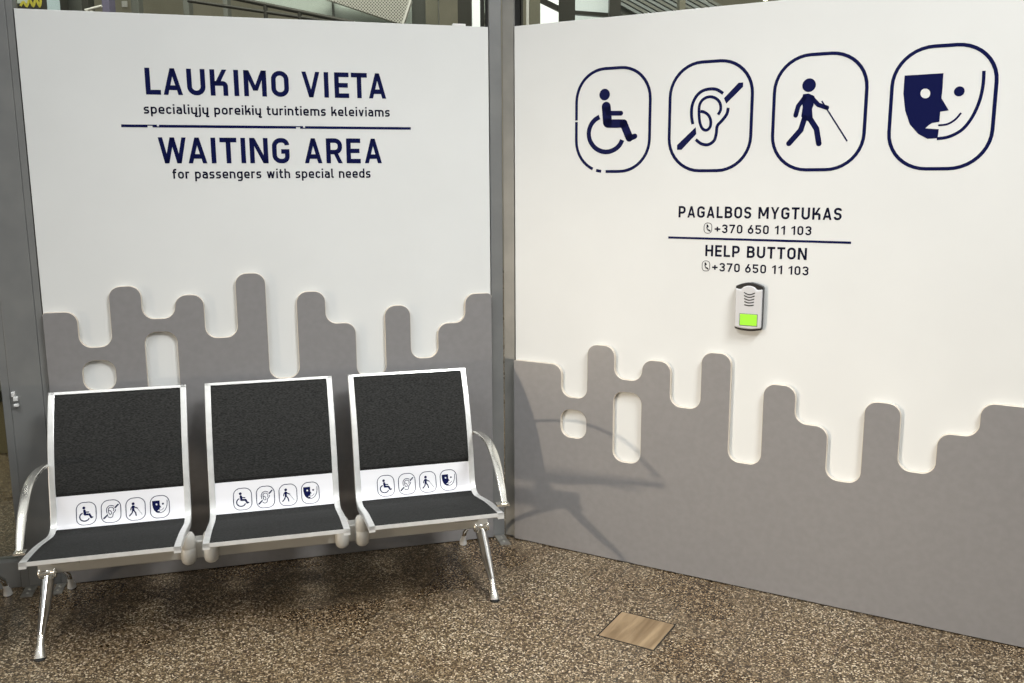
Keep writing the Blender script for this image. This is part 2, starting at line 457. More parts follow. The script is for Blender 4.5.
for wt, T in (('bold', .178), ('book', .162)):
    h = T / 2
    FONTS[wt] = (T, make_font())
def lettering(text, x0, x1, y, cap, z0, z1, gap, wt, name, material, parent):
    """each word is a part of its own"""
    t_, F = FONTS[wt]
    adv = [F[c][0] + gap + KERN.get(text[i:i + 2], 0) for i, c in enumerate(text)]
    sx = (x1 - x0) / (sum(adv) - gap)
    cx = 0; ms = Mesh()
    for i, c in enumerate(text + ' '):
        if c in ' _':
            if ms.v: ms.build(name, material, parent)
            ms = Mesh()
        else:
            f = lambda p: (x0 + (cx + p[0]) * sx, y + p[1] * cap)
            for kind, pts in F[c][1]:
                q = [f(p) for p in pts]
                if kind == 'poly': ms.prism(q, z0, z1)
                else: ms.ribbon(q, t_ * (cap + sx) / 2, z0, z1, closed=(kind == 'ring'))
        if i < len(adv): cx += adv[i]

# ------------------------------------------------------------------ pictograms in a frame of unit height, origin at the frame's centre
PW = .79                                   # frame width for height 1
def circle(cx, cy, r, n=28): return [(cx + r * math.cos(2 * math.pi * i / n), cy + r * math.sin(2 * math.pi * i / n)) for i in range(n)]
def picto_frame(ms, s, cx, cy, z0, z1, wl=.028, gaps=()):
    r = .31
    pts = fillet([(-PW / 2, -.5), (PW / 2, -.5), (PW / 2, .5), (-PW / 2, .5)], r, True, 10)
    if not gaps:
        ms.ribbon([(cx + s * x, cy + s * y) for x, y in pts], wl * s, z0, z1, closed=True); return
    P = [Vector(p) for p in pts] + [Vector(pts[0])]
    D = [0]
    for a, b in zip(P, P[1:]): D.append(D[-1] + (b - a).length)
    def at(d):
        d %= D[-1]
        for i in range(len(D) - 1):
            if D[i] <= d <= D[i + 1] + 1e-9:
                return P[i].lerp(P[i + 1], (d - D[i]) / max(1e-9, D[i + 1] - D[i]))
        return P[-1]
    g = sorted(gaps)
    for k in range(len(g)):
        a = g[k][1] * D[-1]; b = g[(k + 1) % len(g)][0] * D[-1]
        if b < a: b += D[-1]
        n = max(2, int((b - a) / .02))
        ms.ribbon([(cx + s * p.x, cy + s * p.y) for p in (at(a + (b - a) * i / n) for i in range(n + 1))], wl * s, z0, z1)
def symbol(ms, kind, s, cx, cy, z0, z1):
    f = lambda pts: [(cx + s * x, cy + s * y) for x, y in pts]
    st = lambda pts, w, cap='round', sm=False: ms.ribbon(f([tuple(p)[:2] for p in smooth2([(a, b) for a, b in pts], 6)] if sm else pts), w * s, z0, z1, cap=cap)
    pr = lambda pts: ms.prism(f(pts), z0, z1)
    PIC[kind](st, pr)
PIC = {}
def pic_wheelchair(st, pr):
    pr(circle(-0.085, 0.244, 0.055))
    st([(-0.067, 0.13), (-0.05, -0.021)], 0.093, 'round', False)
    st([(-0.049, 0.068), (0.088, 0.063)], 0.045, 'round', False)
    st([(-0.046, -0.03), (0.117, -0.035)], 0.08, 'round', False)
    st([(0.117, -0.035), (0.179, -0.168)], 0.077, 'round', False)
    st([(0.179, -0.175), (0.235, -0.157)], 0.05, 'round', False)
    st([(-0.136, 0.035), (-0.153, 0.028), (-0.169, 0.02), (-0.185, 0.01), (-0.198, -0.002), (-0.211, -0.015), (-0.222, -0.03), (-0.231, -0.045), (-0.238, -0.062), (-0.244, -0.079), (-0.247, -0.097), (-0.249, -0.115), (-0.248, -0.133), (-0.246, -0.151), (-0.241, -0.169), (-0.235, -0.186), (-0.226, -0.203), (-0.216, -0.218), (-0.204, -0.233), (-0.191, -0.247), (-0.176, -0.259), (-0.16, -0.27), (-0.143, -0.279), (-0.125, -0.286), (-0.107, -0.292), (-0.088, -0.296), (-0.069, -0.298), (-0.05, -0.298), (-0.031, -0.296), (-0.013, -0.292), (0.005, -0.286), (0.022, -0.279), (0.038, -0.27), (0.053, -0.26), (0.067, -0.248), (0.079, -0.235), (0.089, -0.22), (0.098, -0.205), (0.105, -0.188)], 0.045, 'butt', False)
PIC['wheelchair'] = pic_wheelchair
def pic_ear(st, pr):
    pr([(-0.304, -0.248), (-0.129, -0.09), (-0.122, -0.153), (-0.26, -0.292), (-0.303, -0.292)])
    pr([(0.127, 0.157), (0.255, 0.285), (0.297, 0.286), (0.298, 0.249), (0.15, 0.108)])
    st([(-0.158, -0.063), (-0.172, 0.017), (-0.17, 0.099), (-0.142, 0.171), (-0.092, 0.222), (-0.024, 0.243), (0.053, 0.238), (0.118, 0.199)], 0.028, 'butt', True)
    st([(0.169, 0.072), (0.159, 0.018), (0.117, -0.039), (0.074, -0.086), (0.067, -0.154), (0.048, -0.216), (-0.007, -0.251), (-0.072, -0.241), (-0.125, -0.202)], 0.028, 'butt', True)
    st([(0.078, 0.014), (0.1, 0.059), (0.091, 0.117), (0.052, 0.159), (-0.005, 0.176), (-0.062, 0.158), (-0.097, 0.112), (-0.102, 0.039), (-0.09, -0.052), (-0.064, -0.105), (-0.027, -0.121), (0.006, -0.094), (0.011, -0.039), (-0.011, 0.011), (-0.05, 0.04), (-0.088, 0.05)], 0.026, 'butt', True)
PIC['ear'] = pic_ear
def pic_walker(st, pr):
    pr(circle(-0.09, 0.232, 0.057))
    pr([(-0.138, 0.158), (-0.091, 0.163), (-0.041, 0.139), (-0.044, 0.061), (-0.055, 0.032), (-0.046, -0.043), (-0.074, -0.076), (-0.115, -0.055), (-0.143, -0.029), (-0.135, 0.052), (-0.145, 0.102)])
    st([(-0.124, 0.128), (-0.173, 0.061), (-0.191, -0.017)], 0.04, 'round', False)
    st([(-0.065, 0.13), (-0.005, 0.064), (0.069, 0.037)], 0.037, 'round', False)
    st([(-0.113, -0.04), (-0.142, -0.144), (-0.238, -0.256)], 0.047, 'round', False)
    st([(-0.07, -0.047), (-0.009, -0.138), (0.017, -0.262)], 0.047, 'round', False)
    st([(0.023, 0.095), (0.251, -0.248)], 0.012, 'butt', False)
PIC['walker'] = pic_walker
def pic_face(st, pr):
    pr([(-0.293, 0.269), (-0.003, 0.271), (-0.001, 0.157), (-0.002, 0.113), (-0.089, 0.117), (-0.091, 0.128), (-0.095, 0.137), (-0.102, 0.146), (-0.11, 0.152), (-0.119, 0.157), (-0.129, 0.158), (-0.139, 0.158), (-0.147, 0.154), (-0.155, 0.148), (-0.16, 0.14), (-0.163, 0.131), (-0.164, 0.121), (-0.293, 0.127)])
    pr([(-0.293, 0.127), (-0.164, 0.121), (-0.162, 0.111), (-0.157, 0.101), (-0.151, 0.092), (-0.143, 0.086), (-0.133, 0.081), (-0.124, 0.08), (-0.114, 0.08), (-0.105, 0.084), (-0.098, 0.09), (-0.093, 0.098), (-0.09, 0.107), (-0.089, 0.117), (-0.002, 0.113), (-0.004, 0.076), (0.057, -0.023), (-0.005, -0.03), (-0.006, -0.111), (-0.06, -0.118), (-0.085, -0.136), (-0.107, -0.159), (-0.006, -0.169), (-0.01, -0.241), (-0.086, -0.244), (-0.157, -0.204), (-0.227, -0.124), (-0.27, -0.012)])
    pr(circle(0.123, 0.123, 0.039))
    st([(-0.006, -0.138), (0.054, -0.131), (0.108, -0.098), (0.145, -0.051)], 0.016, 'round', True)
    st([(0.288, 0.272), (0.29, 0.164), (0.274, 0.041), (0.231, -0.082), (0.165, -0.178), (0.072, -0.231), (-0.016, -0.245)], 0.025, 'butt', True)
PIC['face'] = pic_face
# ------------------------------------------------------------------ the setting
C0 = Vector((-.03776925, 4.05738727, 0))
dL = Vector((.9644148, .26439381, 0))      # along the left panel, towards the corner
dR = Vector((.86893828, -.49492047, 0))    # along the right panel, away from the corner
def frame_matrix(org, xd):
    n = xd.cross(Vector((0, 0, 1)))
    mm = Matrix.Identity(4)
    for i in range(3):
        mm[i][0] = xd[i]; mm[i][1] = (0, 0, 1)[i]; mm[i][2] = n[i]; mm[i][3] = org[i]
    return mm
ML = frame_matrix(C0 - dL * 1.8754, dL)    # left panel: x from its left edge, y up, z towards the room
MLC = frame_matrix(C0, dL)                 # the same wall measured from the corner
MR = frame_matrix(C0 + dR * .062, dR)      # right panel
MRC = frame_matrix(C0, dR)
PH = 2.2792

b = Mesh(); b.add([(-16, -8, 0), (16, -8, 0), (16, 20, 0), (-16, 20, 0)], [(0, 1, 2, 3)])
struct(b.build('floor', M['floor']))

def wall_box(name, mtx, x0, x1, y0, y1, z0, z1, material, bevel=.0, parent=None):
    ms = Mesh(); ms.box(x0, x1, y0, y1, z0, z1)
    o = ms.build(name, material, None, bevel)
    if parent: o.parent = parent
    else: o.matrix_world = mtx
    return o
# framing posts of the glazed partition
corner = Mesh(); corner.box(-.0545, .0004, 0, 3.3, -.09, -.004)
o = struct(corner.build('trim_1', M['post'], None, .003)); o.matrix_world = MLC
corner = Mesh(); corner.box(-.0004, .0565, 0, 3.3, -.09, -.004)
o = struct(corner.build('trim_2', M['satin'], None, .003)); o.matrix_world = MRC
seal = Mesh(); seal.box(-.059, .003, 0, 3.3, -.06, -.022)
o = struct(seal.build('trim_3', M['gap'])); o.matrix_world = MLC
lp = Mesh()
lp.box(-.0295, -.005, 0, 3.3, -.09, -.006); lp.box(-.1478, -.0298, 0, 3.3, -.09, -.004); lp.box(-.178, -.1482, 0, 3.3, -.09, -.006)
o = struct(lp.build('trim_4', M['post'], None, .002)); o.matrix_world = ML
hg = Mesh()
for y0, y1, x0, x1 in [(.806, .826, -.141, -.128), (.788, .806, -.136, -.119), (.765, .777, -.136, -.118)]:
    hg.box(x0, x1, y0, y1, -.006, .012)
hinge = hg.build('hinge', M['fitting'], o, .003)
seal = Mesh(); seal.box(.0560, .0625, 0, 3.3, -.06, -.016)
o6 = struct(seal.build('trim_6', M['gap'])); o6.matrix_world = MRC
endp = Mesh(); endp.box(2.564, 2.63, 0, 3.3, -.09, -.004)
struct(endp.build('trim_7', M['post'], None, .003)).matrix_world = MRC
sl = Mesh(); sl.box(-.0048, -.0003, 0, PH, -.05, -.012)
struct(sl.build('trim_5', M['gap'])).matrix_world = ML
# glazing behind and above the panels, and beyond the left post
def window(name, mtx, x0, x1, y0, y1, sill):
    ms = Mesh(); ms.box(x0, x1, y0, y1, -.056, -.048)
    w_ = struct(ms.build(name, M['glass'])); w_.matrix_world = mtx
    if sill:
        sb = Mesh(); sb.box(x0, x1, 0, .115, -.085, -.012)
        sb.build('bottom_rail', M['post'], w_, .004)
    return w_
window('window_1', ML, -.0, 1.815, .12, 3.3, False)
window('window_2', MR, .0, 2.6, .12, 3.3, False)
window('window_3', ML, -2.6, -.179, .115, 3.3, True)

# ------------------------------------------------------------------ information panels
def offset_loop(pts, d):
    """closed loop moved inwards (to the left of its direction) by d"""
    P = [Vector(p) for p in pts]; n = len(P); out = []
    for i in range(n):
        a = (P[i] - P[i - 1]).normalized(); b = (P[(i + 1) % n] - P[i]).normalized()
        mm = Vector((-a.y, a.x)) + Vector((-b.y, b.x)); mm.normalize()
        out.append(P[i] + mm * (d / max(.4, mm.dot(Vector((-a.y, a.x))))))
    return [tuple(p) for p in out]
def clean(pts):
    out = []
    for p in pts:
        if not out or (Vector(p) - Vector(out[-1])).length > 1e-5: out.append(tuple(p))
    if (Vector(out[0]) - Vector(out[-1])).length < 1e-5: out.pop()
    return out
def step_outline(segs, r=.046):
    """lower board: its upper edge steps through the given (x end, height) list"""
    x = 0; pts = [(0, segs[0][1], .012)]
    for i, (xe, y) in enumerate(segs):
        if i: pts.append((x, y, r))
        pts.append((xe, y, r if i < len(segs) - 1 else .02))
        x = xe
    pts += [(x, .004, 0), (0, .004, 0)]
    out = clean(fillet(pts, 0, True, 8))
    area = sum(out[i - 1][0] * out[i][1] - out[i][0] * out[i - 1][1] for i in range(len(out)))
    return out if area > 0 else out[::-1]
from mathutils.geometry import tessellate_polygon
RAISE = .018
def panel(name, mtx, width, segs, islands, label):
    root = empty(name, mtx); tag(root, label, 'panel')
    ms = Mesh(); ms.box(0, width, .004, PH, -.03, 0)
    ms.build('white_board', M['white'], root, .0015, 2)
    loops = [step_outline(segs)]
    for (x0, x1, y0, y1) in islands:
        loops.append(clean(fillet([(x0, y0), (x1, y0), (x1, y1), (x0, y1)], .046, True, 8))[::-1])
    edges, face = [Mesh() for _ in loops], Mesh()
    inner = [offset_loop(l_, .0016) for l_ in loops]
    for l_, q, edge in zip(loops, inner, edges):
        n = len(l_)
        for i in range(n):
            a, b = i, (i + 1) % n
            border = (abs(l_[a][0] - l_[b][0]) < 1e-6 and not 1e-4 < l_[a][0] < width - 1e-4) or max(l_[a][1], l_[b][1]) < .01
            (face if border else edge).add(
                [(*l_[a], 0), (*l_[b], 0), (*l_[a], RAISE - .0016), (*l_[b], RAISE - .0016), (*q[a], RAISE), (*q[b], RAISE)], [(0, 1, 3, 2), (2, 3, 5, 4)])
    flat = [p for q in inner for p in q]
    tris = tessellate_polygon([[Vector((x, y, 0)) for x, y in q] for q in inner])
    face.add([(x, y, RAISE) for x, y in flat], [tuple(t) for t in tris])
    g = face.build('grey_board', M['grey'], root)
    g['label'] = 'raised grey lower board with a stepped, rounded top edge and two cut-outs'
    for edge in edges: edge.build('board_edge', M['edge'], g)['label'] = 'pale beige cut edge of the grey board'
    return root
LSEG = [(0.1253, 1.1374), (0.2457, 0.991), (0.3672, 1.2319), (0.4916, 1.0956), (0.6041, 1.1881), (0.7305, 1.006), (0.8509, 1.2688), (0.9724, 0.8188), (1.0918, 1.1841), (1.2153, 1.0438), (1.3407, 0.8039), (1.4522, 1.1095), (1.5716, 0.8716), (1.6951, 1.0219), (1.8165, 1.1483)]
RSEG = [(0.239, 0.8481), (0.3613, 0.7079), (0.4877, 0.9506), (0.6111, 0.8133), (0.7364, 0.9068), (0.8638, 0.7238), (0.9851, 0.9625), (1.1155, 0.5268), (1.2388, 0.8601), (1.3632, 0.7168), (1.4885, 0.5129), (1.6139, 0.8342), (1.7392, 0.5885), (1.8686, 0.7467), (2.1093, 0.872), (2.2337, 0.7467), (2.358, 0.6054), (2.5, 0.8641)]
pl = panel('information_panel', ML, 1.8165, LSEG, [(0.1273, 0.2487, 0.8129, 0.9363), (0.3682, 0.4906, 0.7342, 1.0408)],
           'white and grey wall panel lettered LAUKIMO VIETA and WAITING AREA behind the three-seat bench')
pr = panel('information_panel', MR, 2.5, RSEG, [(0.237, 0.3584, 0.5268, 0.6521), (0.4857, 0.6111, 0.4532, 0.7586)],
           'white and grey wall panel with four large pictograms and PAGALBOS MYGTUKAS HELP BUTTON lettering')
Z0, Z1 = .0001, .0006
W = 1.8754
lettering('LAUKIMO VIETA', W - 1.436, W - .498, 1.977, .101, Z0, Z1, .15, 'bold', 'headline_word', M['navy'], pl)
lettering('specialiųjų poreikių turintiems keleiviams', W - 1.449, W - .486, 1.904, .0375, Z0, Z1, .125, 'book', 'caption_word', M['ink'], pl)
lettering('WAITING AREA', W - 1.406, W - .524, 1.713, .101, Z0, Z1, .15, 'bold', 'headline_word', M['navy'], pl)
lettering('for passengers with special needs', W - 1.359, W - .574, 1.653, .0385, Z0, Z1, .125, 'book', 'caption_word', M['ink'], pl)
ms = Mesh()
xs = W - 1.535
for a, b_ in [(0, .096), (.114, .131), (.138, .664), (.680, .692), (.700, 1.136)]:
    ms.ribbon([(xs + a, 1.857), (xs + b_, 1.857)], .0105, Z0, Z1)
for a, b_, y_ in [(.096, .114, 1.8603), (.131, .138, 1.8540), (.664, .680, 1.8600), (.692, .700, 1.8542)]:
    ms.ribbon([(xs + a, y_), (xs + b_, y_)], .004, Z0, Z1)
d = ms.build('divider_line', M['navy'], pl); d['label'] = 'thin navy line with a few chips'
O = .062
lettering('PAGALBOS MYGTUKAS', .8075 - O, 1.427 - O, 1.492, .0445, Z0, Z1, .16, 'bold', 'headline_word', M['ink'], pr)
lettering('HELP BUTTON', .9215 - O, 1.311 - O, 1.3425, .0445, Z0, Z1, .16, 'bold', 'headline_word', M['ink'], pr)
lettering('+370_650_11_103', .956 - O, 1.323 - O, 1.4345, .033, Z0, Z1, .17, 'book', 'phone_number_word', M['ink'], pr)
lettering('+370_650_11_103', .951 - O, 1.320 - O, 1.285, .033, Z0, Z1, .17, 'book', 'phone_number_word', M['ink'], pr)
ms = Mesh(); ms.ribbon([(.767 - O, 1.4115), (1.465 - O, 1.4115)], .0085, Z0, Z1)
ms.build('divider_line', M['navy'], pr)
for x0, y0 in [(.9135 - O, 1.4325), (.9105 - O, 1.284)]:
    ms = Mesh()
    ms.ribbon(fillet([(x0, y0), (x0 + .031, y0), (x0 + .031, y0 + .040), (x0, y0 + .040)], .0135, True), .0022, Z0, Z1, closed=True)
    ms.ribbon([tuple(p)[:2] for p in smooth2([(x0 + .0125, y0 + .030), (x0 + .0115, y0 + .021), (x0 + .0155, y0 + .0125), (x0 + .0225, y0 + .0095)], 6)], .0035, Z0, Z1, cap='round')
    ms.ribbon([(x0 + .0125, y0 + .031), (x0 + .0155, y0 + .0255)], .006, Z0, Z1, cap='round')
    ms.ribbon([(x0 + .0235, y0 + .009), (x0 + .0185, y0 + .0125)], .006, Z0, Z1, cap='round')
    ms.build('phone_icon', M['ink'], pr)
PS = .420
KINDS = ['wheelchair', 'ear', 'walker', 'face']
PLAB = {'wheelchair': 'wheelchair user sign', 'ear': 'crossed-out ear sign', 'walker': 'walking figure with a cane sign', 'face': 'two-tone face sign'}
for kind, xc in zip(KINDS, (.517, .9215, 1.3255, 1.7305)):
    ms = Mesh(); picto_frame(ms, PS - .012, xc - O, 1.8775, Z0, Z1, .029, [(.118, .131), (.150, .166), (.934, .939)] if kind == 'wheelchair' else ())
    fr = ms.build('pictogram', M['navy'], pr); fr['label'] = PLAB[kind] + ' in a rounded frame'
    ms = Mesh(); symbol(ms, kind, PS, xc - O, 1.8775, Z0, Z1)
    ms.build('symbol', M['navy'], fr)
# white clip on the left panel's top edge
ms = Mesh(); ms.box(1.665, 1.72, PH + .0002, PH + .009, -.022, -.002)
cl = ms.build('edge_clip', M['fitting'], None, .002); cl.matrix_world = ML
tag(cl, 'small white clip on the top edge of the WAITING AREA panel', 'clip')

# ------------------------------------------------------------------ help intercom on the right panel
ic = empty('help_intercom', MR @ Matrix.Translation((1.107 - O, 1.154, 0)))
tag(ic, 'small silver and black wall intercom with a lit green name plate below HELP BUTTON', 'intercom')
def bulge(w0, top, bot, arch, n=14):
    """outline with straight sides and arched top and bottom"""
    a = [(-w0 + 2 * w0 * i / n, bot - arch * .55 * math.sin(math.pi * i / n)) for i in range(n + 1)]
    c = [(w0 - 2 * w0 * i / n, top + arch * math.sin(math.pi * i / n)) for i in range(n + 1)]
    return a + c
ms = Mesh(); ms.prism(bulge(.053, .081, -.086, .014), 0, .022)
ms.build('casing', M['black'], ic, .004, 3)
ms = Mesh()
body = [(-.0515, -.079)] + [(-.0515 + .103 * i / 12, -.079 - .006 * math.sin(math.pi * i / 12)) for i in range(1, 12)] + [(.0515, -.079), (.0515, .0725), (.042, .0695)]
body += [(.031 * math.cos(t * math.pi / 12), .0625 + .021 * math.sin(t * math.pi / 12)) for t in range(1, 12)] + [(-.042, .0695), (-.0515, .0725)]
ms.prism(body, .010, .029)
ms.build('front_cover', M['bodysilver'], ic, .005, 3)
for k in range(5):
    ms = Mesh(); yc = .0575 - k * .0118
    w_ = .021 - .0008 * k; dep = .0075 - k * .0011
    ms.ribbon([(.003 - w_ + 2 * w_ * i / 10, yc - dep * math.sin(math.pi * i / 10)) for i in range(11)], .0042, .0285, .0296)
    ms.build('speaker_slot', M['black'], ic)
ms = Mesh(); ms.prism([(-.0325, -.0725), (.0385, -.0725), (.0385, -.0240), (-.0325, -.0240)], .028, .0297)
bz = ms.build('plate_surround', M['midmetal'], ic, .001)
ms = Mesh(); ms.prism([(-.030, -.070), (.036, -.070), (.036, -.0265), (-.030, -.0265)], .028, .0305)
ms.build('name_plate', M['green'], ic, .001)

# ------------------------------------------------------------------ three-seat bench; x to the right along the panel, y into the panel
def bench_matrix(shift=0.0):
    o_ = C0 - dL * shift
    mm = Matrix.Identity(4)
    nn = Vector((0, 0, 1)).cross(dL)
    for i in range(3):
        mm[i][0] = dL[i]; mm[i][1] = nn[i]; mm[i][2] = (0, 0, 1)[i]; mm[i][3] = o_[i]
    return mm
PROF = smooth2([(.112, .835), (.165, .735), (.208, .635), (.240, .528), (.258, .435), (.272, .376), (.299, .342), (.352, .336), (.440, .353), (.560, .377), (.680, .394), (.745, .401), (.758, .402)], 7)
def prof_frame(i):
    a = PROF[max(0, i - 1)]; c = PROF[min(len(PROF) - 1, i + 1)]
    t = (c - a).normalized()
    return PROF[i], t, Vector((-t.y, t.x))        # point, tangent, normal (towards the sitter)
def sheet(x0, x1, i0, i1, lo, hi, ends=.0):
    """slab following the seat curve between two curve indices; offsets lo..hi along the normal"""
    ms = Mesh(); rg = []
    for i in range(i0, i1 + 1):
        p, t, n = prof_frame(i)
        e = hi
        if ends and i in (i0, i1): e = lo + (hi - lo) * .35
        a = p + n * lo; c = p + n * e
        c2 = p + n * (e - min(.004, (e - lo) * .5)) if ends else None
        if ends:
            rg.append([(x0, -a.x, a.y), (x1, -a.x, a.y), (x1, -c2.x, c2.y), (x1 - .004, -c.x, c.y), (x0 + .004, -c.x, c.y), (x0, -c2.x, c2.y)])
        else:
            rg.append([(x0, -a.x, a.y), (x1, -a.x, a.y), (x1, -c.x, c.y), (x0, -c.x, c.y)])
    ms.rings(rg, smooth=False)
    return ms
def idx_z(z, back=True):
    return min((i for i in range(len(PROF)) if (PROF[i].x < .3) == back), key=lambda i: abs(PROF[i].y - z))
I_STRIP0, I_STRIP1 = idx_z(.458), idx_z(.342)
N_ = len(PROF)
HALF = .2535; RAIL = .0235
def make_seat(parent, xc, label, sides=(-1, 1)):
    fr = Mesh()
    for sgn in (-1, 1):
        xo, xi = xc + sgn * HALF, xc + sgn * (HALF - RAIL)
        s_ = sheet(min(xo, xi), max(xo, xi), 0, N_ - 1, -.017, .006)
        fr.add(s_.v, s_.f)
    s_ = sheet(xc - HALF, xc + HALF, 0, 1, -.017, .006); fr.add(s_.v, s_.f)             # top bar
    s_ = sheet(xc - HALF, xc + HALF, N_ - 4, N_ - 1, -.008, .006); fr.add(s_.v, s_.f)   # front bar
    s_ = sheet(xc - HALF + .01, xc + HALF - .01, 1, N_ - 3, -.010, -.004); fr.add(s_.v, s_.f)   # back sheet
    seat = fr.build('seat', M['silver'], parent, .003, 2)
    seat['label'] = label
    xi = HALF - RAIL + .001
    sheet(xc - xi, xc + xi, 1, I_STRIP0, -.0035, .007, True).build('back_pad', M['pad'], seat)
    sheet(xc - xi, xc + xi, I_STRIP1, N_ - 5, -.0035, .007, True).build('seat_pad', M['pad'], seat)
    sheet(xc - xi, xc + xi, I_STRIP0, I_STRIP1, -.0035, .002).build('sign_strip', M['strip'], seat)
    # pictograms wrapped on the strip
    D = [0]; seq = list(range(I_STRIP0, I_STRIP1 + 1))
    for a, c in zip(seq, seq[1:]): D.append(D[-1] + (PROF[c] - PROF[a]).length)
    def wrap(v):
        x, y, z = v                      # y up along the strip from its middle
        dd = D[-1] / 2 - y
        for k in range(len(D) - 1):
            if dd <= D[k + 1] or k == len(D) - 2:
                t = (dd - D[k]) / (D[k + 1] - D[k]); break
        p0, _, n0 = prof_frame(seq[k]); p1, _, n1 = prof_frame(seq[k + 1])
        p = p0.lerp(p1, t) + n0.lerp(n1, t).normalized() * (.002 + z)
        return (xc + x, -p.x, p.y)
    for k, kind in enumerate(KINDS):
        ms = Mesh(); px = -.127 + .0885 * k
        picto_frame(ms, .0885, px, -.0085, .0002, .0006, .030); symbol(ms, kind, .0945, px, -.0085, .0002, .0006)
        ms.v = [wrap(v) for v in ms.v]
        ms.build('pictogram', M['navy'], seat)['label'] = PLAB[kind] + ' printed on the white strip'
    # two-piece clamp under each side of the seat, around the beam
    for sgn in sides:
        ms = Mesh(); x_ = xc + sgn * (HALF - .006); y_ = -.435
        ms.lathe([(.004, .205), (.016, .209), (.024, .217), (.0272, .228), (.0275, .270), (.0265, .2715), (.0265, .2735), (.0275, .275), (.0275, .308), (.025, .321), (.018, .331), (.008, .335)], x_, y_, 22)
        ms.build('clamp', M['pod'], seat)
    return seat
def make_bench():
    root = empty('tandem_bench', bench_matrix())
    for c, lab, sd in [(1.607, 'seat nearest the left post', (1,)), (1.030, 'middle seat', (-1, 1)), (.4565, 'seat nearest the corner', (-1,))]:
        make_seat(root, -c, lab, sd)
    ms = Mesh(); ms.box(-1.885, -.185, -.425, -.365, .222, .292)
    ms.build('beam', M['beam'], root, .006, 3)
    for s_, sg in ((1.854, -1), (.2125, 1)):
        x_ = -s_
        ms = Mesh()
        ms.tube([(x_, -a, z) for a, z in [(.350, .262), (.395, .222), (.440, .185), (.510, .130), (.570, .088), (.600, .066)]],
                [.024, .0245, .0235, .0205, .0155, .0125], 18, (1.0, .8))
        ms.tube([(x_, -a, z) for a, z in [(.390, .245), (.340, .222), (.260, .180), (.170, .128), (.105, .088), (.078, .054)]],
                [.018, .018, .015, .0135, .012, .0105], 18, (1.0, .8))
        ms.box(x_ - .018, x_ + .018, -.40, -.35, .215, .290)
        leg = ms.build('leg', M['chrome'], root, .004)
        for ya, yb, zj, rj, rb in ((-.597, -.640, .068, .0125, .021), (-.078, -.056, .056, .0105, .0175)):
            f = Mesh()
            f.tube([(x_, ya, zj), (x_, ya + (yb - ya) * .45, zj * .62), (x_, ya + (yb - ya) * .85, .024), (x_, yb, .006)], [rj, rj * 1.02, rb * .82, rb], 18)
            f.build('foot', M['alu'] if ya < -.3 else M['silver'], leg)
            f = Mesh(); f.lathe([(rb * .93, 0), (rb * .93, .006), (rb * .8, .0075)], x_, yb, 20)
            f.build('rubber_pad', M['rubber'], leg)
        # collar where the leg meets the beam
        f = Mesh(); f.lathe([(.016, x_ - .032), (.0205, x_ - .029), (.0205, x_ - .022), (.015, x_ - .020), (.015, x_ + .020), (.0205, x_ + .022), (.0205, x_ + .029), (.016, x_ + .032)], -.415, .226, 20, 'x')
        f.build('collar', M['alu'], leg)
        # loop armrest from the back upright to the seat's front corner
        xa = x_ + (.020 if sg > 0 else -.008)
        a = Mesh()
        path = smooth2([(.196, .566), (.250, .584), (.340, .596), (.440, .596), (.525, .577), (.600, .537), (.655, .495), (.697, .458), (.724, .436)], 6)
        rg = []
        for i, p in enumerate(path):
            q0 = path[max(0, i - 1)]; q1 = path[min(len(path) - 1, i + 1)]
            t = (q1 - q0).normalized(); n = Vector((-t.y, t.x))
            u = i / (len(path) - 1)
            hw = .007 + .010 * min(1, u * 3.2) * (1 - .6 * max(0, u - .55) / .45); th = .006
            bow = .008 * math.sin(math.pi * min(1, u * 1.05)) * sg
            sec = []
            for j in range(16):
                an = 2 * math.pi * j / 16
                cx_, cy_ = math.copysign(abs(math.cos(an)) ** .7, math.cos(an)) * hw, math.copysign(abs(math.sin(an)) ** .7, math.sin(an)) * th
                pp = p + n * cy_
                sec.append((xa + bow + cx_, -pp.x, pp.y))
            rg.append(sec)
        a.rings(rg)
        xr = -s_ - sg * .012
        a.tube([(xr - sg * .004, -.222, .568), (xa, -.205, .567)], .008, 12)
        a.box(min(xr, xa + sg * .017), max(xr, xa + sg * .017), -.736, -.704, .425, .433)
        a.build('armrest', M['alu'], root)
        # flat cover under the front bar
        e_ = Mesh(); x2 = x_ - sg * .12
        e_.box(x2 - .045, x2 + .045, -.690, -.560, .356, .364)
        e_.build('support_plate', M['beam'], root, .002)
    return root
def copy_tree(o, parent=None):
    c = o.copy(); COL.objects.link(c)
    if parent: c.parent = parent
    for ch in list(o.children): copy_tree(ch, c)
    return c
bench = make_bench()
tag(bench, 'three-seat black and silver waiting bench in front of the WAITING AREA panel', 'bench', 'waiting benches along the partition')
nb = copy_tree(bench)
nb.matrix_world = bench_matrix(1.8785)
tag(nb, 'second metal bench left of the grey post, only one rear foot showing', 'bench', 'waiting benches along the partition')

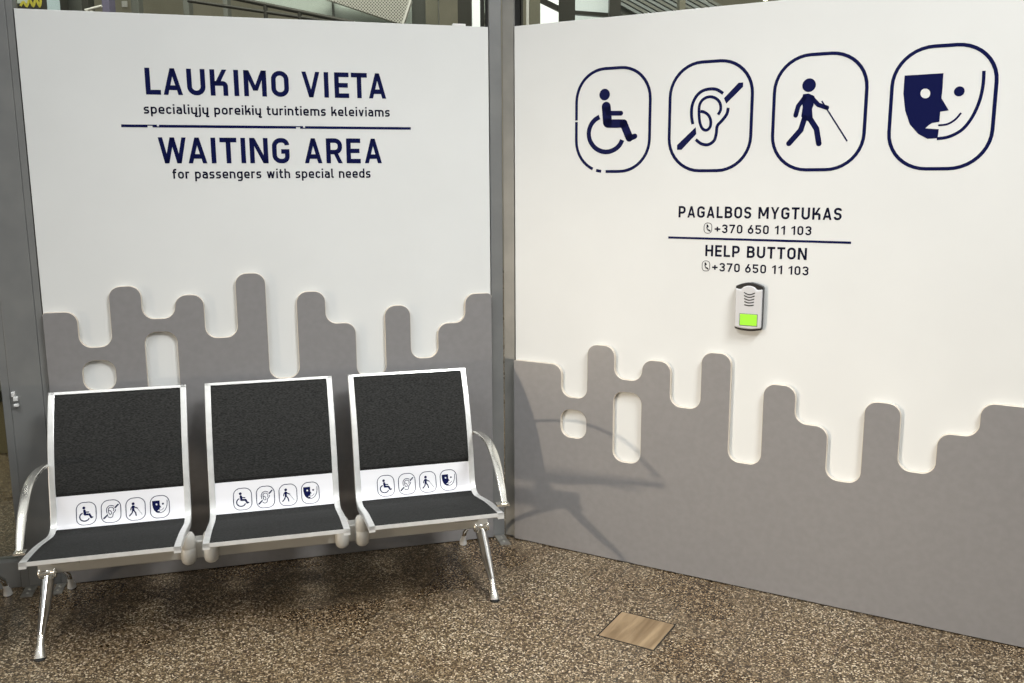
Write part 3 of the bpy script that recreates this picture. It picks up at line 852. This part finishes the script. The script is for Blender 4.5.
# ------------------------------------------------------------------ floor plates at the posts, floor hatch
def plate(mtx, x0, x1, z0, z1, label):
    root = empty('floor_plate', mtx @ Matrix.Translation(((x0 + x1) / 2, 0, (z0 + z1) / 2)))
    tag(root, label, 'plate', 'metal plates at the foot of the posts')
    w_, d_ = (x1 - x0) / 2, (z1 - z0) / 2
    ms = Mesh(); ms.box(-w_, w_, 0, .006, -d_, d_); ms.build('base', M['steelplate'], root, .0015)
    for q in (-.4, .4):
        s_ = Mesh()
        for rr, y0, y1 in ((.007, .006, .010),):
            n = 12
            ring0 = [(rr * math.cos(2 * math.pi * j / n), y0, q * d_ + rr * math.sin(2 * math.pi * j / n)) for j in range(n)]
            ring1 = [(.7 * rr * math.cos(2 * math.pi * j / n), y1, q * d_ + .7 * rr * math.sin(2 * math.pi * j / n)) for j in range(n)]
            s_.rings([ring0, ring1])
        s_.build('screw', M['screw'], root)
    return root
plate(ML, -.163, -.118, .002, .098, 'metal floor plate at the outer edge of the grey post, left of the front leg')
plate(ML, -.045, -.008, .004, .102, 'metal floor plate beside the grey post, right of the front leg')
plate(MLC, -.050, -.004, .004, .118, 'metal floor plate in the corner between the two panels')

ang = -.5310
ht = empty('floor_hatch', Matrix.Translation((.457, 3.137, 0)) @ Matrix.Rotation(ang, 4, 'Z'))
tag(ht, 'small square wood-effect hatch cover set in the speckled floor', 'hatch')
ms = Mesh(); q = .111
for a0, a1, b0, b1 in [(-q, q, -q, -q + .004), (-q, q, q - .004, q), (-q, -q + .004, -q + .004, q - .004), (q - .004, q, -q + .004, q - .004)]:
    ms.box(a0, a1, b0, b1, 0, .0015)
ms.build('rim', M['gap'], ht)
ms = Mesh(); ms.box(-.106, .106, -.106, .106, 0, .0022); ms.build('cover', M['wood'], ht, .001)

# ------------------------------------------------------------------ the hall seen over the panels and past the left post
def block(name, x, y, z0, z1, w, d, material, label, cat, group=None, rot=0, bevel=.004):
    ms = Mesh(); ms.box(-w / 2, w / 2, -d / 2, d / 2, 0, z1 - z0)
    o_ = ms.build(name, material, None, bevel)
    o_.location = (x, y, z0); o_.rotation_euler = (0, 0, rot)
    if label: tag(o_, label, cat, group)
    return o_
bw = Mesh(); bw.box(-16, 16, 17.0, 17.2, 0, 6.5)
struct(bw.build('wall_back', M['hallwall']))
G1 = 'posts of the inner hall screen'
def px(x, d): return (x - 512) / 913.27 * d * .953
def post_at(x0, x1, d, material, label, depth=.12, name='screen_post', group=G1, cat='post', top=4.2):
    return block(name, px((x0 + x1) / 2, d), d, 0, top, (x1 - x0) / 913.27 * d, depth, material, label, cat, group)
# left glazing
def showcase():
    r = empty('display_stand', Matrix.Translation((px(41, 7.6), 7.6, 0)))
    tag(r, 'dark display stand with yellow and pale blue prints over the left panel corner', 'stand')
    ms = Mesh(); ms.box(-.23, .19, -.05, .1, 0, 3.6); ms.build('board', M['darkmetal'], r, .004)
    ms = Mesh()
    ms.ribbon([tuple(p)[:2] for p in smooth2([(-.12, 3.0), (-.095, 3.03), (-.07, 3.0), (-.045, 3.045), (-.02, 3.0), (.005, 3.05), (.03, 3.0), (.045, 3.05)], 5)], .018, .052, .056)
    ms.v = [(x, -z, y) for x, y, z in ms.v]
    ms.build('yellow_print', M['yellow'], r)
    ms = Mesh(); ms.box(.09, .19, -.055, -.051, 2.9, 3.3); ms.build('blue_print', M['paleblue'], r)
    ms = Mesh(); ms.box(-.16, -.06, -.055, -.051, 3.02, 3.2); ms.build('white_print', M['paleglass'], r)
showcase()
post_at(64, 87, 7.9, M['midmetal'], 'dark grey flat column right of the display stand', name='hall_column', group=None, cat='column')
post_at(87, 93, 7.5, M['darkmetal'], 'black post touching the dark grey flat column')
post_at(107, 114, 7.5, M['purple'], 'violet-grey post right of the short white tube lamp')
ms = Mesh(); ms.tube([(px(86.5, 7.2), 7.2, 2.905), (px(103.5, 7.2), 7.2, 2.935)], .010, 12)
ms.box(px(88, 7.2), px(89.5, 7.2), 7.19, 7.46, 2.895, 2.915)
tag(ms.build('tube_lamp', M['whitepaint']), 'short white tube lamp slanting above the left panel edge', 'lamp')
ms = Mesh(); ms.box(-.05, .05, -.01, 0, -.05, .05); ms.box(-.022, .022, -.012, -.01, -.022, .022)
o_ = ms.build('wall_sign', M['whitepaint']); o_.location = (px(125, 16.9), 16.97, 4.71); o_.scale = (1, 1, 1)
tag(o_, 'tiny white square sign on the tan hall wall', 'sign')
post_at(135.5, 142.5, 9, M['midmetal'], 'grey post over the letters LA of the headline')
post_at(187, 192.5, 9, M['midmetal'], 'grey post over the letters KI of the headline')
post_at(226.5, 231, 9, M['midmetal'], 'grey post over the letters MO of the headline')
# stair rail falling to the right
def stair():
    d = 7.0
    zz = lambda y_: 1.65 + d * math.tan(math.atan((341.5 - y_) / 913.27) - PITCH)
    r = empty('stair_railing', Matrix.Translation((0, d, 0)))
    tag(r, 'dark double stair railing falling to the right behind the left panel', 'railing')
    ms = Mesh(); ms.tube([(px(190, d), 0, zz(-13)), (px(355, d), 0, zz(22))], .016, 10); ms.build('handrail', M['darkmetal'], r)
    ms = Mesh(); ms.tube([(px(190, d), 0, zz(-1)), (px(340, d), 0, zz(22))], .013, 10); ms.build('lower_rail', M['darkmetal'], r)
    for x in (267, 301):
        ms = Mesh(); ms.tube([(px(x, d), 0, zz((x - 250) * .21)), (px(x, d), 0, 2.0)], .016, 10); ms.build('post', M['darkmetal'], r)
    ms = Mesh()
    a = [(px(235, d), zz(-3)), (px(235, d), 3.6), (px(412, d), 3.6), (px(412, d), zz(34)), (px(355, d), zz(22))]
    ms.prism(a, 0, .02); ms.v = [(x, -z + .10, y) for x, y, z in ms.v]
    ms.build('glass_side', M['paleglass'], r, .003)
    ms = Mesh(); ms.box(px(332.5, d), px(334, d), .04, .10, 2.4, 3.6); ms.build('glass_clip_strip', M['midmetal'], r)
    ms = Mesh()
    a = [(px(322, d), zz(-3)), (px(401, d), zz(24)), (px(406, d), zz(23)), (px(412.5, d), zz(1)), (px(411, d), zz(-3))]
    ms.prism(a, .0, .05); ms.v = [(x, -z + .02, y) for x, y, z in ms.v]
    ms.build('perforated_sheet', M['perf'], r, .003)
    ms = Mesh()
    ms.ribbon([(px(404, d), zz(25)), (px(412.5, d), zz(1)), (px(411, d), zz(-4))], .016, -.035, .035); ms.v = [(x, -z, y) for x, y, z in ms.v]
    ms.build('sheet_edge', M['whitepaint'], r)
stair()
post_at(413, 428, 7.3, M['midmetal'], 'wide grey column right of the perforated sheet', name='hall_column', group=None, cat='column')
post_at(428, 440, 7.2, M['olive'], 'olive grey column next to the wide grey column', name='hall_column', group=None, cat='column')
post_at(460, 473, 7.0, M['darkmetal'], 'dark post left of the narrow bright window slit')
post_at(482, 485.5, 6.6, M['gap'], 'thin black post right of the narrow bright window slit')
post_at(485.5, 491, 7.0, M['olive'], 'thin olive post next to the corner frame')
def bright(name, x0, x1, z0, z1, d, label):
    ms = Mesh(); ms.box(px(x0, d), px(x1, d), d, d + .04, z0, z1)
    o_ = ms.build(name, M['daypane']); o_['kind'] = 'structure'; return o_
bright('window_4', 473, 482, 1.5, 4.4, 8.0, '')
# right glazing
post_at(528, 530.5, 6.4, M['whitepaint'], 'hair-thin white post right of the corner frame')
post_at(531, 541.5, 6.8, M['olive'], 'tan post at the left of the bright window')
bright('window_5', 536, 568, 1.5, 4.6, 8.6, '')
bright('window_6', 568, 625, 1.5, 4.6, 9.4, '').data.materials[0] = M['dullpane']
post_at(561, 576, 7.0, M['darkmetal'], 'thick dark post dividing the bright window')
post_at(611, 621.5, 7.4, M['darkmetal'], 'dark post at the right end of the bright window')
def beam(p0, p1, d, w, label, material):
    zz = lambda y_: 1.65 + d * math.tan(math.atan((341.5 - y_) / 913.27) - PITCH)
    ms = Mesh(); ms.ribbon([(px(p0[0], d), zz(p0[1])), (px(p1[0], d), zz(p1[1]))], w, -.03, .03)
    ms.v = [(x, d - z, y) for x, y, z in ms.v]
    tag(ms.build('cross_beam', material), label, 'beam', None)
beam((538, -2), (562, 10), 7.3, .035, 'dark slanting beam across the bright window left part', M['darkmetal'])
beam((574, 13), (624, 17), 7.6, .028, 'dark level beam across the bright window right part', M['darkmetal'])
def slats():
    d = 9.0
    zz = lambda y_: 1.65 + d * math.tan(math.atan((341.5 - y_) / 913.27) - PITCH)
    r = empty('slatted_screen', Matrix.Translation((0, d, 0)))
    tag(r, 'grey-blue screen of slanting slats above the right panel', 'screen')
    ms = Mesh(); ms.box(px(616, d), px(700, d), .06, .1, 1.6, 3.7); ms.build('backing', M['midmetal'], r)
    for k in range(12):
        x = 600 + k * 8.5
        ms = Mesh(); ms.ribbon([(px(x, d), zz(-8)), (px(x + 62, d), zz(26))], .026, -.02, .02); ms.v = [(a, -c, b_) for a, b_, c in ms.v]
        ms.build('slat', M['slat'] if k % 2 == 0 else M['midmetal'], r)
slats()
post_at(680, 686, 8.2, M['olive'], 'tan post at the right end of the slatted screen')
for x, y_, lab in ((706.5, 1.5, 'small round ceiling lamp glowing above the crossed-out ear sign'), (767, -.5, 'small round ceiling lamp cut by the top picture edge')):
    d = 10.0; z = 1.65 + d * math.tan(math.atan((341.5 - y_) / 913.27) - PITCH)
    ms = Mesh(); ms.lathe([(.005, -.03), (.022, -.025), (.03, 0), (.02, .03), (.012, .5), (.004, .9)], 0, 0, 16)
    o_ = ms.build('hanging_lamp', M['lamp']); o_.location = (px(x, d), d, z)
    tag(o_, lab, 'lamp', 'small lamps in the hall')
# low counter glimpsed past the left post
r = empty('low_counter', Matrix.Translation((-3.05, 5.6, 0)))
tag(r, 'beige low counter with a dark top behind the glass left of the post', 'counter')
ms = Mesh(); ms.box(-.5, .25, -.2, .2, 0, .33); ms.build('plinth', M['beige'], r, .005)
ms = Mesh(); ms.box(-.52, .26, -.22, .22, .33, .40); ms.build('top', M['darkmetal'], r, .005)
